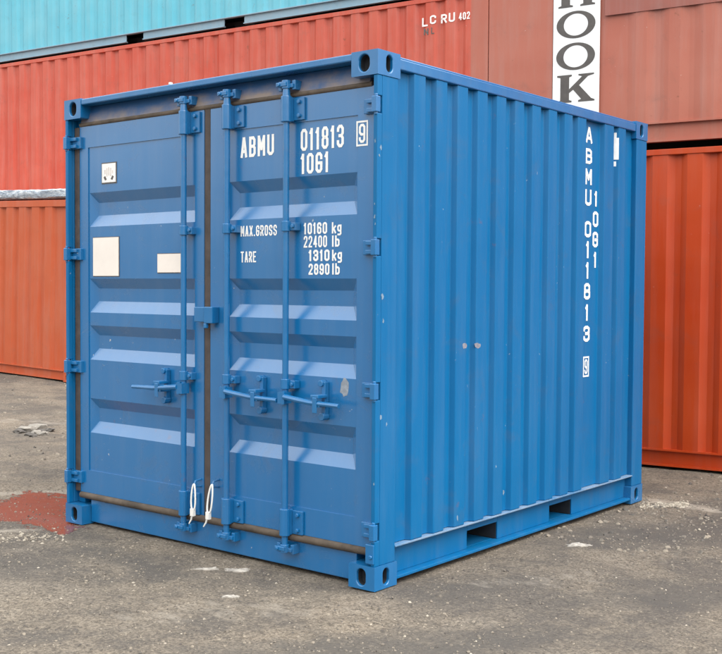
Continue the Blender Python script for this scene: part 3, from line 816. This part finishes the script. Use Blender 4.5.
# side wall (right, +X) -----------------------------------------------------
XC, XR = -.008, -.038; SL = .017
crests = [(.306+.1921*k, .094) for k in range(9)] + [(2.010, .106), (2.372, .124), (2.573, .100)]
prof = [(-.07, .150), (XR, .150)]
for y, c in crests: prof += [(XR, y-SL), (XC, y), (XC, y+c), (XR, y+c+SL)]
prof += [(XR, 2.835), (-.07, 2.835)]
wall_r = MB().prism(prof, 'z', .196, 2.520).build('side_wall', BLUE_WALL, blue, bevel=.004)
prof_l = [(-W-a, b) for a, b in prof]
MB().prism(prof_l, 'z', .196, 2.520).build('side_wall', BLUE, blue)
for sx in (0, 1):
    fx = (lambda a: -a) if sx == 0 else (lambda a: -W+a)
    def bx(mb, a0, a1, y0, y1, z0, z1, m=0):
        p, q = sorted((fx(a0), fx(a1))); mb.box(p, q, y0, y1, z0, z1, m)
    mb = MB(); bx(mb, .003, .066, .178, L-.178, 2.520, 2.572); bx(mb, .012, .050, .178, L-.178, 2.572, 2.584)
    mb.build('top_rail', BLUE_FIT, blue, bevel=.005)
    mb = MB(); bx(mb, .002, .072, .168, 2.838, .186, .195); mb.build('rail_ledge', LEDGE_LIT, blue, bevel=.002)
    mb = MB()
    YP = [(.880, 1.190), (1.786, 2.067)]
    ye = [.168, YP[0][0], YP[0][1], YP[1][0], YP[1][1], 2.838]
    for k in range(0, 6, 2): bx(mb, .052, .062, ye[k], ye[k+1], .040, .186)
    for a, b in YP: bx(mb, .052, .062, a, b, .138, .186)
    bx(mb, .006, .080, .170, 2.836, .024, .040)                 # lower flange
    for a, b in YP:                                             # pocket linings, sides and top dark to paint in their shade
        bx(mb, .062, 1.2, a-.008, a, .040, .138, 1); bx(mb, .062, 1.2, b, b+.008, .040, .138, 1)
        bx(mb, .062, 1.2, a, b, .138, .146, 1); bx(mb, .080, 1.2, a, b, .028, .040)
    mb.build('bottom_rail', [BLUE_WALL, CAVITY], blue, bevel=.003)
MB().box(-W+.08, -.08, .16, 2.83, .150, .180).build('floor', CAVITY, blue)
MB().box(-W+.068, -.068, .062, L-.06, 2.555, 2.578).build('roof', BLUE, blue)
MB().box(-W+.12, -.12, L-.06, L-.03, .03, 2.575).build('end_wall', BLUE, blue)

on_side = lambda u, w, d: Vector((XR+.0012-d, u, w))
colz = [('A', 2.382, 2.481), ('B', 2.251, 2.347), ('M', 2.120, 2.220), ('U', 1.988, 2.090), ('0', 1.788, 1.890), ('1', 1.656, 1.763), ('1', 1.526, 1.630), ('8', 1.394, 1.498), ('1', 1.259, 1.363), ('3', 1.126, 1.227)]
for ch, z0, z1 in colz:
    w = .042 if ch != '1' else .020
    text_mesh('lettering', ch, WHITE, wall_r, 2.208-w, 2.208+w, z0, z1, on_side, bold=.29)
boxed(on_side, 2.169, 2.247, .902, 1.032, .010, wall_r, .02)
for ch, z0, z1 in (('1', 1.988, 2.086), ('0', 1.858, 1.957), ('G', 1.728, 1.827), ('1', 1.597, 1.697)):
    w = .036 if ch != '1' else .018
    text_mesh('lettering', ch, WHITE, wall_r, 2.311-w, 2.311+w, z0, z1, on_side, bold=.29)
def on_slope(t, z, d):
    nx_, ny_ = SL, -(XC-XR); l_ = math.hypot(nx_, ny_)
    return (XR + (XC-XR)*t + d*nx_/l_, 2.573-SL + SL*t + d*ny_/l_, z)
mb = MB()
for t0, t1, z0, z1 in ((.03, .52, 2.310, 2.486), (.52, .97, 2.310, 2.452), (.05, .50, 2.266, 2.298)):
    P = [on_slope(t, z, d) for d in (-.0004, .0010) for t, z in ((t0, z0), (t1, z0), (t1, z1), (t0, z1))]
    i = len(mb.v); mb.v += P
    for q in ((0, 1, 2, 3), (4, 5, 6, 7), (0, 1, 5, 4), (1, 2, 6, 5), (2, 3, 7, 6), (3, 0, 4, 7)): mb.f.append(tuple(i+k for k in q)); mb.m.append(0)
mb.build('height_mark', WHITE, wall_r)
# two scuffs on the side
for y, z, a in ((.775, 1.155, .020), (.90, 1.152, .03)):
    mb = MB(); pts = []
    for k in range(12):
        t = 2*PI*k/12; r = 1 + .5*noise.noise(Vector((k*1.7, y*9, 0)))
        pts.append((y + a*r*math.cos(t), z + .016*r*math.sin(t)))
    mb.prism(pts, 'x', XC-.001, XC+.0006); mb.build('scuff', plain('scuff_grey', (.20, .20, .24), .7, .3, 60), wall_r)
mb = MB(); pts = []
for k in range(14):
    t = 2*PI*k/14; r = 1 + .5*noise.noise(Vector((k*1.3, 5, 2)))
    pts.append((-.243 + .026*r*math.cos(t) , .968 + .050*r*math.sin(t)))
mb.prism(pts, 'y', .0594, .0602); mb.build('scuff', plain('scuff_pale', (.24, .27, .31), .7, .3, 60), door_r)

mb = MB()
random.seed(21)
for (x, y, z, face, r) in [(-.016, .004, 1.80, 'f', .007), (-.012, .004, 1.765, 'f', .006), (-.018, .004, 1.86, 'f', .004), (-.010, .004, .52, 'f', .006), (-.016, .004, 2.16, 'f', .006), (-.003, .03, 2.13, 's', .009), (-.003, .02, 2.09, 's', .007), (-.003, .05, 1.42, 's', .012), (-.003, .06, 1.30, 's', .010), (-.003, .045, .84, 's', .009), (-.003, .09, .80, 's', .007), (XC, 1.18, .31, 's', .012), (XC, .72, .24, 's', .010), (XC, 1.10, .47, 's', .006)]:
    pts = []
    for k in range(9):
        t = 2*PI*k/9; q = r*random.uniform(.4, 1.25)
        pts.append((q*math.cos(t)*.8, q*math.sin(t)*1.5))
    if face == 'f': mb.prism([(x+a, z+b) for a, b in pts], 'y', y-.0007, y+.001)
    else: mb.prism([(y+a, z+b) for a, b in pts], 'x', x-.001, x+.0007)
mb.build('paint_chip', plain('bare_filler', (.16, .24, .33), .7, .3, 60), blue)
random.seed(7)

# ================================================================== LOOSE THINGS
def tie(x, z, y, h, lean, label):
    mb = MB(); path = []
    for k in range(25):
        t = k/24; a = PI*2*t
        path.append((x + .024*math.sin(a)*(1 - .45*abs(math.cos(a/2))) + lean*(1-math.cos(a))*.5, y - .012 - .010*math.sin(a/2), z - h*(1-math.cos(a))*.5))
    mb.tube(path, .0050, 8)
    e = path[12]
    mb.box(e[0]-.014, e[0]+.010, e[1]-.010, e[1]+.010, e[2]-.030, e[2]+.010)
    mb.tube([e, (e[0]-.010+lean*.3, e[1]-.004, e[2]-.05), (e[0]-.026+lean*.4, e[1]-.006, e[2]-.075)], [.0065, .005, .0035], 6)
    o = mb.build('cable_tie', TIE, smooth=True); tag(o, label, 'cable tie', 'white seal loops hanging on the doors')
tie(-1.268, .372, .010, .145, .002, 'white plastic seal loop hanging from the left door beside the centre seal')
tie(-1.124, .386, .010, .160, -.018, 'white plastic seal loop hanging from the right door beside its first locking bar')

def scrap(x, y, rx, ry, rot, label, mat, seed, name='paper_scrap', cat='paper scrap', hgt=.02, group='white scraps lying on the ground'):
    n = 40; mb = MB(); rings = 6
    z0 = ground_h(x, y)
    for layer in (0, 1):
        for r in range(rings+1):
            for k in range(n):
                t = 2*PI*k/n; q = r/rings
                e = 1 + .5*noise.noise(Vector((math.cos(t)*1.6+seed, math.sin(t)*1.6, seed))) + .45*noise.noise(Vector((math.cos(t)*5+seed, math.sin(t)*5, seed)))
                u, v = rx*q*e*math.cos(t), ry*q*e*math.sin(t)
                px = u*math.cos(rot)-v*math.sin(rot); py = u*math.sin(rot)+v*math.cos(rot)
                hz = hgt*(.7+.9*noise.noise(Vector((px*28+seed, py*28, seed))))*(1-q*.5) if layer == 0 else -.004
                gz = ground_h(x+px, y+py)-z0
                mb.v.append((px, py, gz + max(hz, .004) if layer == 0 else gz-.004))
    base = (rings+1)*n
    for layer in (0, 1):
        o = layer*base
        for r in range(rings):
            for k in range(n):
                j = (k+1) % n
                mb.f.append((o+r*n+k, o+r*n+j, o+(r+1)*n+j, o+(r+1)*n+k)); mb.m.append(0)
    for k in range(n):
        j = (k+1) % n
        mb.f.append((rings*n+k, rings*n+j, base+rings*n+j, base+rings*n+k)); mb.m.append(0)
    ob = mb.build(name, mat, loc=(x, y, z0)); tag(ob, label, cat, group); return ob
PAPER = plain('dirty_paper', (.34, .31, .27), .85, .5, 34, bump=.004)
def px_ground(px, py, h=0.0):
    r = fw*1094.798 + rt*(px-361) - up*(py-327)
    t = (h-CAM_POS[2])/r.z
    return CAM_POS[0]+r.x*t, CAM_POS[1]+r.y*t
SCRAPS = [(207, 567.5, .065, .020, 'thin ragged white scrap left of the larger flat one before the right door'),
          (238, 568.5, .070, .030, 'flat white crumpled scrap on the dirt before the right door'),
          (231, 595.5, .045, .018, 'small pale scrap nearest the camera in front of the doors'),
          (577, 546.0, .070, .040, 'pale flattened scrap lying to the right beside the side rail')]
for k, (a, b, rx, ry, lab) in enumerate(SCRAPS):
    x, y = px_ground(a, b); scrap(x, y, rx, ry, math.radians(39), lab, PAPER, 3.1*k+1, hgt=.014)

# rubble at the far left and a few loose stones
STONE_P = plain('pale_broken_concrete', (.24, .22, .19), .9, .3, 14, bump=.004)
STONE_D = plain('dark_stone', (.10, .09, .08), .9, .3, 14, bump=.004)
def chunk(x, y, r, seed, mat, label, name='rubble_chunk', cat='rubble', group=None):
    import bmesh
    bm = bmesh.new(); bmesh.ops.create_icosphere(bm, subdivisions=2, radius=1)
    for v in bm.verts:
        k = 1 + .55*noise.noise(v.co*1.3 + Vector((seed, 0, seed*2))) + .25*noise.noise(v.co*3.1 + Vector((seed, 4, 0)))
        v.co = Vector((v.co.x*r*1.3*k, v.co.y*r*k, v.co.z*r*.6*k))
    me = bpy.data.meshes.new(name); bm.to_mesh(me); bm.free(); me.materials.append(mat)
    o = bpy.data.objects.new(name, me); COL.objects.link(o)
    o.location = (x, y, ground_h(x, y)+r*.22); o.rotation_euler = (0, 0, seed)
    tag(o, label, cat, group)
    return o
for k, (a, b, r, m) in enumerate([(27, 429, .075, 0), (33, 426.5, .06, 0), (38, 426, .07, 0), (36, 431, .05, 0), (44, 432, .045, 0), (30, 432.5, .04, 1), (40, 429.5, .05, 1), (20, 430, .05, 1), (50, 428.5, .045, 1), (34, 433.5, .035, 1)]):
    x, y = px_ground(a, b, .02)
    if m == 0: chunk(x, y, r, k*1.9+.3, STONE_P, 'pale broken rubble chunk in the small heap before the orange container', group='pale rubble in the heap at the left')
    else: chunk(x, y, r, k*1.9+.3, STONE_D, 'blackish lump in the small rubble heap before the orange container', group='dark rubble in the heap at the left')

# gravel: nobody could count it
gv_, gf_, gmi = [], [], []
def stone(x, y, r, mi):
    z = ground_h(x, y); i = len(gv_); a = random.random()*6.28
    c, s = math.cos(a), math.sin(a)
    for (ux, uy, uz) in ((1, 0, 0), (.1, .8, .1), (-.9, .1, 0), (0, -.8, .1), (.1, .1, .75), (.55, .55, .45), (-.5, -.45, .5)):
        ux *= random.uniform(.7, 1.25); uy *= random.uniform(.7, 1.25); uz *= random.uniform(.7, 1.2)
        gv_.append((x + r*(ux*c-uy*s), y + r*(ux*s+uy*c), z + r*uz - r*.1))
    for f in ((0, 5, 4), (0, 1, 5), (1, 4, 5), (1, 2, 4), (2, 6, 4), (2, 3, 6), (3, 4, 6), (3, 0, 4)):
        gf_.append(tuple(i+k for k in f)); gmi.append(mi)
def add_gravel(n, xa, xb, ya, yb, rmin, rmax, thr):
    k = 0
    while k < n:
        x, y = random.uniform(xa, xb), random.uniform(ya, yb)
        if -2.40 < x < -.02 and .03 < y < 2.97: continue
        dn = noise.noise(Vector((x*.75, y*.75, 3.3)))*.6 + noise.noise(Vector((x*2.4, y*2.4, 1)))*.5
        if dn < random.uniform(-.7, thr): k += .25; continue
        rr_ = rmin + (rmax-rmin)*random.random()**4
        q = random.random(); mi = 0 if q < .03 else (1 if q < .42 else (2 if q < .8 else 3))
        stone(x, y, rr_, mi); k += 1
add_gravel(26000, -4.2, 3.2, -2.6, 3.2, .003, .010, .6)
add_gravel(12000, -4.0, 1.8, -2.4, 0.0, .003, .011, .4)
add_gravel(2500, -11, -2.6, -.5, 5.4, .006, .026, .5)
add_gravel(2500, -.1, 2.6, 1.5, 4.6, .005, .024, .5)
for _ in range(380):        # pale pebbly streak behind the blue container's corner and at the left edge
    t = random.random(); x, y = px_ground(640+48*t, 505.5+random.gauss(0, 1.2)-2*t); stone(x, y, random.uniform(.004, .015), 0 if random.random() < .6 else 1)
for _ in range(160):
    t = random.random(); x, y = px_ground(64*t, 537-2*t+random.gauss(0, 3)); stone(x, y, random.uniform(.004, .013), 0 if random.random() < .5 else 1)
me = bpy.data.meshes.new('gravel'); me.from_pydata(gv_, [], gf_)
for nme, c in (('gravel_pale', (.34, .30, .24)), ('gravel_tan', (.22, .187, .145)), ('gravel_brown', (.14, .12, .098)), ('gravel_dark', (.085, .075, .065))):
    me.materials.append(plain(nme, c, .9, .2, 30))
me.polygons.foreach_set('material_index', gmi); me.update()
gr = bpy.data.objects.new('gravel', me); COL.objects.link(gr); gr['kind'] = 'stuff'
